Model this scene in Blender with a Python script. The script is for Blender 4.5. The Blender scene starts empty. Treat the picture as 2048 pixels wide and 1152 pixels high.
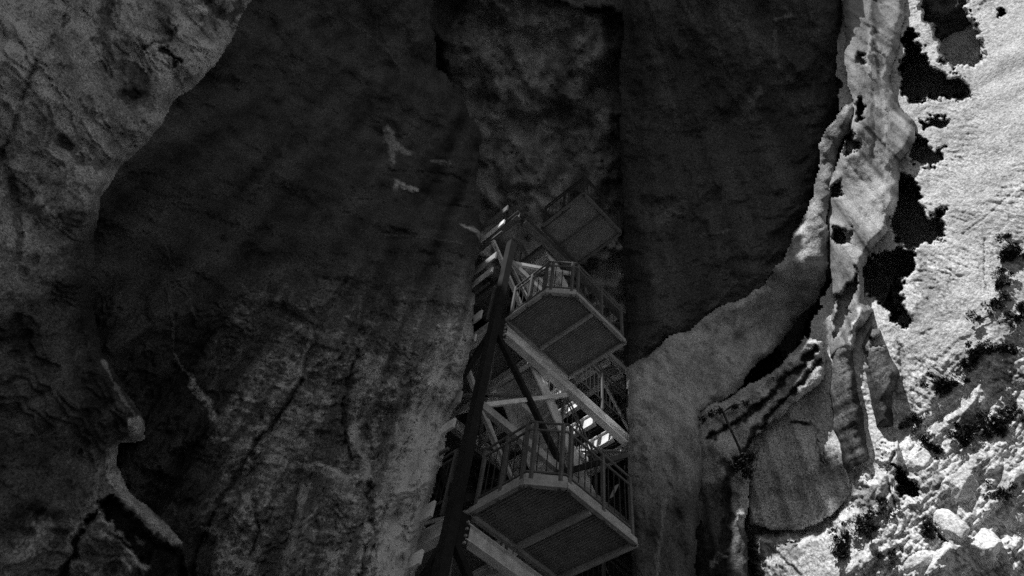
import bpy, math, random
import numpy as np
from mathutils import Vector, Matrix

# ------------------------------------------------------------------ camera, world, sun
F = 1320.0                      # focal length in pixels of the 2048-wide photograph
VP = (1195.0, -310.0)           # where every vertical line of the place converges (the zenith)
U = np.array([VP[0]-1024, VP[1]-576, F]); U /= np.linalg.norm(U)
FW = np.array([0, 0, 1.0]); FW = FW-(FW@U)*U; FW /= np.linalg.norm(FW)
RT = np.cross(FW, U)
CAM = np.array([0.0, 0.0, 1.6])

def dirs(x, y):
    x = np.asarray(x, float); y = np.asarray(y, float)
    v = np.stack([x-1024, y-576, np.full_like(x, F)], -1)
    v /= np.linalg.norm(v, axis=-1, keepdims=True)
    return np.stack([v@RT, v@FW, v@U], -1)

def at(x, y, R):
    return Vector(CAM+dirs(x, y)*R)

sc = bpy.context.scene
C = sc.collection
cd = bpy.data.cameras.new("camera"); cam = bpy.data.objects.new("camera", cd); C.objects.link(cam)
ex, ey, ez = [Vector((RT[i], FW[i], U[i])) for i in range(3)]
M = Matrix.Identity(4)
for r in range(3):
    M[r][0] = ex[r]; M[r][1] = -ey[r]; M[r][2] = -ez[r]; M[r][3] = CAM[r]
cam.matrix_world = M
cd.sensor_width = 36; cd.lens = 36*F/2048; cd.clip_end = 3000; cd.clip_start = 0.05
sc.camera = cam

S = Vector((-.42, -.50, .757)).normalized()     # towards the sun
sun_el = math.asin(S.z); sun_az = math.atan2(S.x, S.y)
w = bpy.data.worlds.new("World"); sc.world = w; w.use_nodes = True
nt = w.node_tree; nt.nodes.clear()
sky = nt.nodes.new('ShaderNodeTexSky'); sky.sky_type = 'NISHITA'; sky.sun_disc = False
sky.sun_elevation = sun_el; sky.sun_rotation = sun_az
bw = nt.nodes.new('ShaderNodeRGBToBW'); bg = nt.nodes.new('ShaderNodeBackground')
wo = nt.nodes.new('ShaderNodeOutputWorld'); bg.inputs[1].default_value = 0.05
nt.links.new(sky.outputs[0], bw.inputs[0]); nt.links.new(bw.outputs[0], bg.inputs[0])
nt.links.new(bg.outputs[0], wo.inputs[0])
sl = bpy.data.lights.new("sun", 'SUN'); sl.energy = 5.0; sl.angle = math.radians(.5); sl.color = (1, 1, 1)
so = bpy.data.objects.new("sun", sl); C.objects.link(so)
so.rotation_euler = S.to_track_quat('Z', 'Y').to_euler(); so.location = (0, 0, 60)
sc.view_settings.view_transform = 'Standard'; sc.view_settings.look = 'None'
sc.view_settings.exposure = 0.05; sc.view_settings.gamma = 1
sc.cycles.use_denoising = False
sc.cycles.max_bounces = 5; sc.cycles.diffuse_bounces = 4
sc.cycles.sample_clamp_indirect = 2

rng = np.random.RandomState(7)
random.seed(5)

# ------------------------------------------------------------------ noise
PERM = rng.permutation(256); PERM = np.concatenate([PERM, PERM, PERM])
GR = rng.normal(size=(256, 3)); GR /= np.linalg.norm(GR, axis=1, keepdims=True)
def perlin(p):
    i = np.floor(p).astype(np.int64); f = p-i; i &= 255
    u = f*f*f*(f*(f*6-15)+10)
    def g(a, b, c):
        h = PERM[PERM[PERM[(i[..., 0]+a) & 255]+((i[..., 1]+b) & 255)]+((i[..., 2]+c) & 255)]
        gr = GR[h]
        return gr[..., 0]*(f[..., 0]-a)+gr[..., 1]*(f[..., 1]-b)+gr[..., 2]*(f[..., 2]-c)
    L = lambda a, b, t: a+(b-a)*t
    x0 = L(L(g(0,0,0), g(1,0,0), u[...,0]), L(g(0,1,0), g(1,1,0), u[...,0]), u[...,1])
    x1 = L(L(g(0,0,1), g(1,0,1), u[...,0]), L(g(0,1,1), g(1,1,1), u[...,0]), u[...,1])
    return L(x0, x1, u[..., 2])*1.6
def fbm(p, o=4, gain=.5):
    s = 0; a = 1
    for k in range(o):
        s = s+a*perlin(p*(2.03**k)+k*17.3); a *= gain
    return s
def ridged(p, o=4, gain=.5):
    s = 0; a = 1
    for k in range(o):
        s = s+a*(1-2*np.abs(perlin(p*(2.03**k)+k*11.7))); a *= gain
    return s*.6
def terr(v, n):
    """stepped noise: small ledges and broken faces"""
    v = v*n; i = np.floor(v); f = v-i
    t = np.clip((f-.38)/.24, 0, 1); return (i+t*t*(3-2*t))/n
def sstep(a, b, x):
    t = np.clip((x-a)/(b-a), 0, 1); return t*t*(3-2*t)

def seg_d(X, Y, a, b):
    vx, vy = b[0]-a[0], b[1]-a[1]; L = vx*vx+vy*vy+1e-9
    t = np.clip(((X-a[0])*vx+(Y-a[1])*vy)/L, 0, 1)
    return np.hypot(X-a[0]-t*vx, Y-a[1]-t*vy)
def line_d(X, Y, pts):
    d = np.full(X.shape, 1e9)
    for a, b in zip(pts[:-1], pts[1:]): d = np.minimum(d, seg_d(X, Y, a, b))
    return d
def poly_sd(X, Y, pts):
    """distance to the outline, positive inside"""
    d = line_d(X, Y, list(pts)+[pts[0]])
    ins = np.zeros(X.shape, bool)
    for (x0, y0), (x1, y1) in zip(pts, list(pts[1:])+[pts[0]]):
        if y0 == y1: continue
        c = ((y0 > Y) != (y1 > Y)) & (X < (x1-x0)*(Y-y0)/(y1-y0)+x0)
        ins ^= c
    return np.where(ins, d, -d)

# ------------------------------------------------------------------ materials
def new_mat(name):
    m = bpy.data.materials.new(name); m.use_nodes = True
    n = m.node_tree; n.nodes.clear()
    o = n.nodes.new('ShaderNodeOutputMaterial'); b = n.nodes.new('ShaderNodeBsdfPrincipled')
    n.links.new(b.outputs[0], o.inputs[0])
    return m, n, b
def math_node(n, op, a, b=None, clamp=False):
    k = n.nodes.new('ShaderNodeMath'); k.operation = op; k.use_clamp = clamp
    for i, v in enumerate((a, b)):
        if v is None: continue
        if hasattr(v, 'links'): n.links.new(v, k.inputs[i])
        else: k.inputs[i].default_value = v
    return k.outputs[0]
def noise_node(n, vec, scale, detail=3, rough=.55):
    k = n.nodes.new('ShaderNodeTexNoise'); k.inputs['Scale'].default_value = scale
    k.inputs['Detail'].default_value = detail; k.inputs['Roughness'].default_value = rough
    n.links.new(vec, k.inputs['Vector']); return k.outputs[0]
def grey(n, v):
    c = n.nodes.new('ShaderNodeCombineColor')
    for i in range(3): n.links.new(v, c.inputs[i])
    return c.outputs[0]
def rock_mat(name, bump=.03, bscale=9, stretch=(1, 1, 1), rot=(0, 0, 0), speck=.9, mott=.7, grain=34):
    m, n, b = new_mat(name)
    g = n.nodes.new('ShaderNodeNewGeometry'); mp = n.nodes.new('ShaderNodeMapping')
    mp.inputs['Scale'].default_value = stretch; mp.inputs['Rotation'].default_value = rot
    n.links.new(g.outputs['Position'], mp.inputs[0]); v = mp.outputs[0]
    at_ = n.nodes.new('ShaderNodeAttribute'); at_.attribute_name = 'tone'
    big = noise_node(n, v, 2.2, 6, .62)
    sp = noise_node(n, g.outputs['Position'], grain, 3, .8)
    a = math_node(n, 'MULTIPLY_ADD', math_node(n, 'SUBTRACT', big, .5), mott*2.4); a.node.inputs[2].default_value = 1
    c = math_node(n, 'MULTIPLY_ADD', math_node(n, 'SUBTRACT', sp, .5), speck*4.2); c.node.inputs[2].default_value = 1
    t = math_node(n, 'MULTIPLY', at_.outputs['Fac'], math_node(n, 'MAXIMUM', a, .25))
    t = math_node(n, 'MULTIPLY', t, math_node(n, 'MAXIMUM', c, .15))
    t = math_node(n, 'MINIMUM', t, .86)
    n.links.new(grey(n, t), b.inputs['Base Color'])
    b.inputs['Roughness'].default_value = .93; b.inputs['Specular IOR Level'].default_value = .15
    bn = noise_node(n, v, bscale, 7, .65)
    bp = n.nodes.new('ShaderNodeBump'); bp.inputs['Distance'].default_value = bump; bp.inputs['Strength'].default_value = 1
    n.links.new(bn, bp.inputs['Height']); n.links.new(bp.outputs[0], b.inputs['Normal'])
    return m
M_dark = rock_mat('shaded_rock', .08, 5, mott=.4, speck=1.3, grain=24)  # its low tones stand in for the shade under the overhang
M_pale = rock_mat('pale_rock', .08, 5, mott=1.1, speck=1.1)
M_rib = rock_mat('ribbed_rock', .08, 9, (1, 1, .5), mott=.6, speck=1.2, grain=30)
M_fin = rock_mat('laminated_rock', .03, 14, (1.6, 1.6, .3), speck=.7, mott=.5)
M_sun = rock_mat('weathered_rock', .03, 13, (1, 1, 1), speck=.75, mott=.35, grain=28)
def steel_mat(name, v, rough=.55, metal=.0, stripes=False):
    m, n, b = new_mat(name)
    g = n.nodes.new('ShaderNodeNewGeometry')
    a = noise_node(n, g.outputs['Position'], 5, 5, .6)
    s = noise_node(n, g.outputs['Position'], 42, 2, .6)
    t = math_node(n, 'MULTIPLY_ADD', math_node(n, 'SUBTRACT', a, .5), v*1.3); t.node.inputs[2].default_value = v
    k = math_node(n, 'MULTIPLY_ADD', math_node(n, 'SUBTRACT', s, .5), 1.1); k.node.inputs[2].default_value = 1
    t = math_node(n, 'MULTIPLY', t, k)
    n.links.new(grey(n, t), b.inputs['Base Color'])
    b.inputs['Roughness'].default_value = rough; b.inputs['Specular IOR Level'].default_value = .12 if v < .1 else .4
    return m
M_col = steel_mat('dark_painted_steel', .028, .9)
M_steel = steel_mat('galvanised_steel', .42)
M_beam = steel_mat('sun_pale_steel', .82)  # paler than the other steel to imitate sun on the beams
M_rail = steel_mat('rail_steel', .12)
M_thin = steel_mat('dark_bar_steel', .05)
M_deck = steel_mat('deck_grating', .27)
def leaf_mat(name, v):
    m, n, b = new_mat(name)
    g = n.nodes.new('ShaderNodeNewGeometry')
    a = noise_node(n, g.outputs['Position'], 6, 3)
    t = math_node(n, 'MULTIPLY_ADD', math_node(n, 'SUBTRACT', a, .5), v*1.6); t.node.inputs[2].default_value = v
    n.links.new(grey(n, t), b.inputs['Base Color']); b.inputs['Roughness'].default_value = .7
    b.inputs['Specular IOR Level'].default_value = .1
    return m
M_leaf = leaf_mat('shrub_leaves', .04)
M_wood = leaf_mat('shrub_wood', .05)

# ------------------------------------------------------------------ rock sheets with relief
def grid_mesh(name, P, tone, mask, back, mat, bdir=None):
    """P (h,w,3) points, faces where four mask corners are set, rim carried back so the slab has thickness"""
    h, wd = mask.shape
    fm = mask[:-1, :-1] & mask[1:, :-1] & mask[:-1, 1:] & mask[1:, 1:]
    used = np.zeros_like(mask)
    used[:-1, :-1] |= fm; used[1:, :-1] |= fm; used[:-1, 1:] |= fm; used[1:, 1:] |= fm
    idx = -np.ones(mask.shape, int); idx[used] = np.arange(used.sum())
    V = P[used]; T = tone[used]
    a = idx[:-1, :-1][fm]; b = idx[1:, :-1][fm]; c = idx[1:, 1:][fm]; d = idx[:-1, 1:][fm]
    Q = np.stack([a, b, c, d], 1)
    if back > 0:
        E = np.concatenate([Q[:, [0, 1]], Q[:, [1, 2]], Q[:, [2, 3]], Q[:, [3, 0]]])
        key = np.sort(E, 1); k = key[:, 0]*len(V)+key[:, 1]
        _, inv, cnt = np.unique(k, return_inverse=True, return_counts=True)
        rim = E[cnt[inv] == 1]
        rv = np.unique(rim); m = {int(v): len(V)+i for i, v in enumerate(rv)}
        dd = V[rv]-CAM; dd /= np.linalg.norm(dd, axis=1, keepdims=True)
        if bdir is not None: dd = np.broadcast_to(np.array(bdir, float), dd.shape)
        V = np.concatenate([V, V[rv]+dd*back]); T = np.concatenate([T, T[rv]])
        R2 = np.array([[e[1], e[0], m[int(e[0])], m[int(e[1])]] for e in rim])
        Q = np.concatenate([Q, R2])
    me = bpy.data.meshes.new(name)
    me.vertices.add(len(V)); me.vertices.foreach_set('co', V.astype(np.float32).ravel())
    me.loops.add(len(Q)*4); me.loops.foreach_set('vertex_index', Q.astype(np.int32).ravel())
    me.polygons.add(len(Q)); me.polygons.foreach_set('loop_start', np.arange(0, len(Q)*4, 4, dtype=np.int32))
    me.polygons.foreach_set('loop_total', np.full(len(Q), 4, np.int32))
    me.update(calc_edges=True)
    me.polygons.foreach_set('use_smooth', np.ones(len(Q), bool))
    at_ = me.attributes.new('tone', 'FLOAT', 'POINT'); at_.data.foreach_set('value', T.astype(np.float32))
    me.materials.append(mat)
    o = bpy.data.objects.new(name, me); C.objects.link(o)
    return o

def wall_R(D, H, cap=26, pw=8):
    """distance along each ray to an upright wall H metres off (H may vary), rounded into a roof at cap"""
    hor = np.hypot(D[..., 0], D[..., 1]); R = H/np.maximum(hor, .02)
    return (R**-pw+cap**-float(pw))**(-1/pw)
def plane_R(D, n, c):
    n = np.array(n, float); n /= np.linalg.norm(n)
    return c/np.maximum((D@n), .15)

def rock(name, poly, Rf, disp, tone, mat, step=3, warp=7, wscale=.012, roll=(1.2, 60), back=2.5, feats=(), pits=(), patches=()):
    poly = [tuple(p) for p in poly]
    px = [p[0] for p in poly]; py = [p[1] for p in poly]
    x0, x1 = max(min(px), -160)-12, min(max(px), 2210)+12
    y0, y1 = max(min(py), -90)-12, min(max(py), 1300)+12
    X, Y = np.meshgrid(np.arange(x0, x1, step, dtype=float), np.arange(y0, y1, step, dtype=float))
    q = np.stack([X*wscale, Y*wscale, np.full_like(X, len(name)*3.1)], -1)
    wx = fbm(q, 5, .6)*warp; wy = fbm(q+31.7, 5, .6)*warp
    Xw, Yw = X+wx, Y+wy
    sd = poly_sd(Xw, Yw, poly)
    D = dirs(X, Y)
    R = Rf(X, Y, D); P0 = D*R[..., None]
    T = tone(X, Y, P0)
    R = R+disp(X, Y, P0)
    R = R+roll[0]*(1-np.clip(sd/roll[1], 0, 1))**2
    if feats:
        q2 = np.stack([X*.035, Y*.035, np.full_like(X, 4.4)], -1)
        fx = fbm(q2, 4, .6)*9; fy = fbm(q2+9.1, 4, .6)*9
        wn = .75+.65*fbm(q2*1.3+3.3, 3); gn = fbm(P0*7+2, 4, .65)
    for pts, wdt, dR, tv, amt in feats:
        bx = [p[0] for p in pts]; by = [p[1] for p in pts]; mg = wdt*3+24
        sel = (X > min(bx)-mg) & (X < max(bx)+mg) & (Y > min(by)-mg) & (Y < max(by)+mg)
        if not sel.any(): continue
        d = line_d(X[sel]+fx[sel]*min(1, wdt/9), Y[sel]+fy[sel]*min(1, wdt/9), pts)
        wd = wdt*np.clip(wn[sel], .3, 1.8)
        g = np.clip(1-d/(wd*1.5), 0, 1)
        R[sel] += dR*.55*sstep(0, 1, g)
        if tv is not None:
            k = sstep(.05, .55, g+.45*gn[sel]*(g > 0))*(g > 0)
            T[sel] += (tv-T[sel])*np.clip(k*amt, 0, 1)
    if patches:
        q3 = np.stack([X*.05, Y*.05, np.full_like(X, 7.4)], -1); hx = fbm(q3, 4, .65)*5; hy = fbm(q3+5.1, 4, .65)*5
        for pts, tv, dR in patches:
            v = poly_sd(X+hx, Y+hy, pts); k = sstep(-2.5, 3.5, v+gn*2.5 if feats else v)
            T += (tv*(1.45 if tv > .1 else 1)*(1+.35*(gn if feats else 0))-T)*k; R += dR*sstep(0, 14, v)
    if pits:
        q4 = np.stack([X*.045, Y*.045, np.full_like(X, 2.2)], -1); pjx = fbm(q4, 4, .65)*7; pjy = fbm(q4+6.1, 4, .65)*7
    for pts, dep, soft in pits:
        s = poly_sd(Xw+pjx, Yw+pjy, pts)
        R += (dep(X, Y) if callable(dep) else dep)*sstep(0, soft, s)
    P = CAM+D*R[..., None]
    o = grid_mesh(name, P, np.maximum(T, .012), sd > 0, back, mat)
    o['kind'] = 'structure'
    def where(x, y):
        j = int(np.clip((x-x0)/step, 0, X.shape[1]-1)); i = int(np.clip((y-y0)/step, 0, X.shape[0]-1))
        return Vector(P[i, j]), float(R[i, j])
    return o, where

def az(P): return np.arctan2(P[..., 0], P[..., 1])
def ribs(P, f, seed=0., o=3):                        # upright flutes: noise that hardly changes with height
    return fbm(np.stack([az(P)*f, P[..., 2]*.10, np.full(P.shape[:-1], seed)], -1), o, .5)
def beds(P, f, seed=0., o=3):                        # level bedding: noise that changes fast with height
    return fbm(np.stack([P[..., 0]*.5+seed, P[..., 1]*.5, P[..., 2]*f], -1), o, .55)

# roof and back of the alcove
def tone_back(X, Y, P):
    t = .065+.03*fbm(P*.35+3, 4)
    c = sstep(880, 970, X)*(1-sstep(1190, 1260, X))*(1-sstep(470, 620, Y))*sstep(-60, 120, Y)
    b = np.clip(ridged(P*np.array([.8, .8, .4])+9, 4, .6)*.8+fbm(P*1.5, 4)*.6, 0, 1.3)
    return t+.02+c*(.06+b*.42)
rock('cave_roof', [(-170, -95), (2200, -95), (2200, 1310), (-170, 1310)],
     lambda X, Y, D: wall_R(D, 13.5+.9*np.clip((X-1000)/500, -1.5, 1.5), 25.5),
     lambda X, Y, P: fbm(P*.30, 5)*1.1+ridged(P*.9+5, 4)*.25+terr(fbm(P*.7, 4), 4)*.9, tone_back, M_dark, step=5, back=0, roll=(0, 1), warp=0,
     feats=[([(1030, 0), (1060, 60), (1040, 110)], 14, .1, .42, .8), ([(960, 200), (985, 260), (960, 330), (970, 420)], 10, .1, .32, .6),
            ([(1010, 250), (1060, 240), (1080, 190)], 16, -.2, .3, .5), ([(965, 470), (972, 540)], 9, .0, .75, .9),
            ([(1225, 500), (1235, 560), (1240, 700), (1245, 800)], 22, .0, .55, .9)],
     patches=[([(1160, 620), (1180, 555), (1205, 515), (1222, 500), (1236, 512), (1244, 560), (1250, 660), (1210, 640)], .6, -.2), ([(962, 465), (982, 480), (980, 520), (986, 550), (962, 555)], .6, -.1), ([(985, 680), (1010, 700), (1010, 780), (960, 820)], .5, 0), ([(1150, 800), (1220, 790), (1230, 850), (1180, 830)], .5, 0)])

# dark mass on the left, ribbed lower down, its near edge hides the left of the stair tower
def tone_leftmass(X, Y, P):
    t = .082+.02*fbm(P*.6, 4)+.05*ribs(P, 14, 9.)+.03*fbm(P*2.4, 3)  # deep shade of the overhang put into this low base tone
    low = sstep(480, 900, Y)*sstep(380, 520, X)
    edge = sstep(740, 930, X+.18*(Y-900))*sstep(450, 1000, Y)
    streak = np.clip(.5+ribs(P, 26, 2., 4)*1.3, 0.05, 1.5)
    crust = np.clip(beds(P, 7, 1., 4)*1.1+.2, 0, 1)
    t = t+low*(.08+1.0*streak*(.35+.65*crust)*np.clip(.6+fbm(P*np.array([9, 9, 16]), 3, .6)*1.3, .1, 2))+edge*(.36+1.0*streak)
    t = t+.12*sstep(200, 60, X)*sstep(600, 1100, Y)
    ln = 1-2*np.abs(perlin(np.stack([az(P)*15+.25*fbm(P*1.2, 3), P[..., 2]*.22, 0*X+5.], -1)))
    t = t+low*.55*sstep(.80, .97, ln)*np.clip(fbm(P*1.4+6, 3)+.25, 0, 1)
    return t
def disp_leftmass(X, Y, P):
    low = sstep(450, 850, Y)
    return fbm(P*.35+2, 4)*.55+ridged(P*.8, 4)*.16+ribs(P, 7, 2.)*.22+fbm(P*2.6, 3)*.04+terr(fbm(P*np.array([1.1, 1.1, .7])+8, 4), 5)*(.18+.30*low)+low*(terr(ribs(P, 14, 6.)+.25*fbm(P*2, 3), 4)*.42+ribs(P, 9, 4.)*.45+ribs(P, 26, 1., 3)*.11+beds(P, 5, 0, 4)*.045)+fbm(P*6, 3)*.02
LM = [(420, -200), (850, -200), (868, 40), (880, 130), (932, 198), (968, 262), (954, 335), (962, 420), (964, 480), (950, 560),
      (955, 620), (941, 700), (905, 830), (872, 950), (856, 1050), (832, 1152), (800, 1400), (-200, 1400), (-200, 300), (150, 300)]
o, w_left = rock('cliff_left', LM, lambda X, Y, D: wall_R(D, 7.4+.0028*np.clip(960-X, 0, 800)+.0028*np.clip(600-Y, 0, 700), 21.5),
     disp_leftmass, tone_leftmass, M_rib, warp=9, roll=(.7, 30),
     feats=[([(345, 700), (358, 725), (376, 748)], 3, -.04, .34, 1), ([(330, 560), (345, 640), (345, 700)], 3, -.04, .2, .7),
            ([(610, 735), (640, 640), (690, 560)], 6, .2, .05, .5),
            ([(600, 760), (560, 830), (515, 880), (470, 950), (425, 1030), (398, 1085), (385, 1152)], 5, .35, .05, .6),
            ([(500, 740), (485, 800), (470, 850)], 5, -.05, .2, .7), ([(438, 850), (432, 875), (420, 890)], 2.5, 0, .26, .8),
            ([(526, 888), (550, 900), (575, 915), (600, 932)], 3, -.05, .33, .9), ([(718, 700), (690, 780), (686, 850), (704, 915)], 5, .28, .05, .7),
            ([(740, 962), (748, 1060), (720, 1152)], 8, .25, .06, .6), ([(775, 1000), (760, 1080), (745, 1152)], 5, -.06, .35, .7),
            ([(600, 960), (585, 1060), (560, 1130)], 4, .2, .05, .6), ([(400, 1058), (440, 1075), (480, 1050)], 5, -.1, .3, .7),
            ([(505, 1000), (520, 1060), (500, 1110)], 4, .2, .05, .6), ([(640, 700), (628, 800), (620, 880)], 10, -.06, .26, .6),
            ([(770, 470), (860, 475), (925, 488)], 2, -.06, .2, .6), ([(865, 323), (900, 325)], 4, -.1, .24, .8),
            ([(700, 40), (760, 90), (800, 135)], 4, -.08, .14, .6), ([(590, 250), (560, 320), (480, 430), (440, 500)], 5, -.2, .11, .7),
            ([(300, 420), (340, 520), (380, 600), (390, 640)], 3, -.06, .15, .7), ([(520, 630), (560, 640), (640, 690)], 4, -.08, .17, .6),
            ([(640, 560), (670, 575)], 4, -.08, .22, .8), ([(840, 760), (880, 800), (885, 850)], 6, -.06, .45, .5),
            ([(780, 340), (900, 350), (950, 372)], 4, .2, None, 0), ([(700, 400), (860, 405), (940, 420)], 5, .25, None, 0),
            ([(560, 1000), (720, 1010)], 3, .06, None, 0), ([(580, 1060), (720, 1075)], 3, .06, None, 0)],
     patches=[([(700, 838), (715, 838), (722, 870), (724, 900), (738, 925), (746, 958), (730, 963), (724, 930), (706, 906), (697, 880)], .62, -.12),
              ([(732, 700), (772, 712), (764, 742), (742, 768), (722, 800), (714, 840), (700, 845), (697, 800), (712, 750)], .32, -.1),
              ([(610, 930), (640, 924), (665, 936), (700, 954), (710, 961), (690, 963), (655, 950), (630, 944), (612, 941)], .62, -.14),
              ([(376, 745), (388, 752), (406, 785), (424, 800), (439, 850), (420, 838), (400, 802), (384, 786)], .42, -.05),
              ([(560, 720), (590, 725), (590, 741), (578, 740)], .66, -.12), ([(586, 741), (605, 742), (600, 756), (583, 755)], .6, -.12),
              ([(518, 846), (530, 850), (524, 855)], .55, -.05), ([(486, 988), (494, 988), (500, 1004), (490, 1000)], .85, -.05),
              ([(430, 1100), (458, 1097), (480, 1120), (512, 1124), (524, 1160), (480, 1160), (450, 1132), (436, 1140)], .46, -.2),
              ([(398, 1058), (428, 1050), (444, 1066), (436, 1078), (410, 1066)], .3, -.1),
              ([(480, 876), (496, 878), (472, 918), (452, 948), (440, 962), (446, 930)], .38, -.08),
              ([(600, 962), (626, 965), (615, 1000), (600, 1045), (588, 1100), (562, 1128), (572, 1080), (590, 1020)], .36, -.1),
              ([(768, 252), (788, 262), (800, 290), (826, 304), (812, 310), (792, 302), (782, 334), (774, 300)], .22, -.1),
              ([(784, 362), (802, 364), (842, 378), (832, 384), (800, 376), (790, 386)], .36, -.12)])

N_SUN = (.80, .56, .14)
# pale cliff at the far left, in front of the dark mass
def tone_leftcliff(X, Y, P):
    base = .47-.33*sstep(500, 700, Y+X*.85)-.10*sstep(200, 500, Y)*(1-sstep(500, 700, Y+X*.85))+.22*sstep(980, 1150, Y-X*.3)*sstep(240, 60, X)  # diagonal drop paints the edge of the shade into the tone
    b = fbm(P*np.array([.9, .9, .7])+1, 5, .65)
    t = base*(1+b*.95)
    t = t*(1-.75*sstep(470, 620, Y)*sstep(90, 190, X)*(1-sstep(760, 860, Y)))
    return np.clip(t, .03, .85)
LC = [(-200, -200), (520, -200), (505, 0), (476, 55), (452, 100), (430, 130), (392, 172), (350, 205), (320, 260), (240, 335), (205, 395),
      (190, 470), (186, 600), (206, 700), (248, 780), (292, 846), (292, 878), (240, 890), (234, 930), (262, 985), (322, 1030),
      (368, 1080), (380, 1152), (390, 1400), (-200, 1400)]
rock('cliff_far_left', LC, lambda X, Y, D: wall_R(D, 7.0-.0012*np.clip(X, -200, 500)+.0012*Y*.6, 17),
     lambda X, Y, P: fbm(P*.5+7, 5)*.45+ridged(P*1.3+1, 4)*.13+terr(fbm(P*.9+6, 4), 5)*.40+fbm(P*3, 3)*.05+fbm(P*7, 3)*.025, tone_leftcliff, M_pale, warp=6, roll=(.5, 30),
     feats=[([(135, 30), (62, 150), (14, 290), (-20, 380)], 7, .16, .24, .4), ([(110, 50), (30, 130), (0, 190)], 16, -.1, .62, .6),
            ([(215, 0), (205, 80), (218, 120), (285, 150)], 17, .15, .12, .8), 
            ([(325, 100), (360, 125)], 10, .3, .06, 1), ([(290, 90), (340, 80)], 7, .2, .08, .8), 
            ([(420, 5), (460, 40), (480, 20)], 16, .25, .07, .9), ([(400, 18), (410, 24)], 8, -.1, .8, 1),
            ([(360, 50), (400, 80), (420, 100)], 24, -.05, .7, .7), ([(190, 200), (240, 230)], 30, -.05, .62, .5),
            ([(60, 350), (80, 400), (110, 450)], 15, -.1, .62, .6), ([(120, 280), (150, 310), (200, 330)], 16, .1, .12, .7),
            ([(0, 300), (40, 420), (30, 520)], 14, .2, .12, .6), ([(205, 720), (240, 790), (275, 840)], 4, -.05, .30, .8),
            ([(205, 940), (180, 1010), (150, 1060), (140, 1100)], 9, -.1, .34, .7), ([(215, 1000), (200, 1020), (170, 1040)], 7, .4, .05, 1),
            ([(205, 1030), (235, 1075), (280, 1120)], 5, .3, .03, 1), ([(20, 1152), (60, 1110), (90, 1060)], 26, -.1, .40, .6),
            ([(160, 1140), (200, 1170)], 20, -.1, .4, .7), ([(120, 1160), (150, 1100), (165, 1060)], 8, .3, .05, .7)],
     patches=[([(256, 838), (280, 834), (296, 858), (291, 880), (264, 892), (242, 895), (246, 930), (264, 985), (302, 1020), (332, 1045), (362, 1066), (373, 1090),
                (350, 1092), (324, 1076), (290, 1042), (262, 1012), (236, 990), (215, 950), (212, 905), (236, 880), (256, 878)], .34, -.1),
              ([(222, 985), (250, 1010), (290, 1052), (330, 1085), (372, 1100), (385, 1200), (300, 1200), (285, 1140), (240, 1085), (205, 1035), (190, 1005)], .035, .5),
              ([(188, 1010), (212, 1032), (240, 1062), (262, 1092), (252, 1090), (225, 1062), (198, 1036)], .55, -.25),
              ([(200, 1050), (214, 1070), (232, 1090), (222, 1088), (204, 1068)], .4, -.2),
              ([(246, 1094), (262, 1100), (280, 1118), (300, 1130), (306, 1142), (290, 1138), (268, 1124)], .52, -.25),
              ([(242, 1110), (262, 1136), (258, 1152), (245, 1132)], .4, -.2), ([(270, 1070), (290, 1082), (284, 1090), (272, 1082)], .2, -.1)])

# dark hanging mass right of the tower
RM = [(1238, -200), (1246, 60), (1237, 130), (1241, 210), (1236, 300), (1247, 400), (1243, 500), (1250, 600), (1253, 720), (1250, 790), (1300, 735), (1340, 694), (1382, 684), (1430, 640),
      (1490, 612), (1540, 582), (1562, 550), (1600, 482), (1640, 402), (1650, 340), (1662, 262), (1696, 205), (1688, 60), (1680, -200)]
rock('cliff_dark', RM, lambda X, Y, D: wall_R(D, 10.2-.0006*(X-1250), 22),
     lambda X, Y, P: fbm(P*.4+12, 5)*.5+ridged(P*.9, 4)*.15+terr(fbm(P*.9+3, 4), 4)*.2+ribs(P, 9, 3.)*.25+fbm(P*4, 3)*.04,
     lambda X, Y, P: .098+.02*fbm(P*.8+4, 4)+.05*ribs(P, 12, 3.), M_dark, warp=4, roll=(1.5, 70),  # shadow of the overhang on the wall put into this low tone
     feats=[([(1555, 40), (1580, 30)], 5, -.1, .28, .9), ([(1550, 60), (1555, 130)], 4, -.05, .18, .8), ([(1480, 240), (1520, 180)], 8, -.1, .2, .6),
            ([(1330, 440), (1365, 410)], 10, -.1, .2, .7), ([(1400, 470), (1460, 462)], 4, -.1, .22, .7), ([(1420, 620), (1470, 560)], 6, -.1, .17, .7)])

# grey wall that carries on below the dark mass
def tone_grey(X, Y, P):
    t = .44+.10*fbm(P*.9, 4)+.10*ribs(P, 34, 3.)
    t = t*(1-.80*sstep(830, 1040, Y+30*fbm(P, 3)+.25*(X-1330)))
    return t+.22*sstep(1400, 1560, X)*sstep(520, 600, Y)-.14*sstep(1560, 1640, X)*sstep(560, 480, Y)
GW = [(1706, 215), (1706, 250), (1672, 330), (1660, 400), (1657, 470), (1662, 530), (1652, 560), (1640, 606), (1600, 640), (1560, 690), (1505, 742),
      (1470, 790), (1400, 828), (1398, 880), (1412, 960), (1400, 1000), (1396, 1060), (1393, 1400), (1262, 1400), (1262, 1060), (1256, 900), (1249, 760), (1247, 735), (1296, 712), (1336, 672), (1378, 662), (1426, 618), (1486, 592), (1528, 566), (1548, 536), (1586, 470), (1626, 396), (1638, 333), (1650, 254), (1688, 212)]
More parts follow.
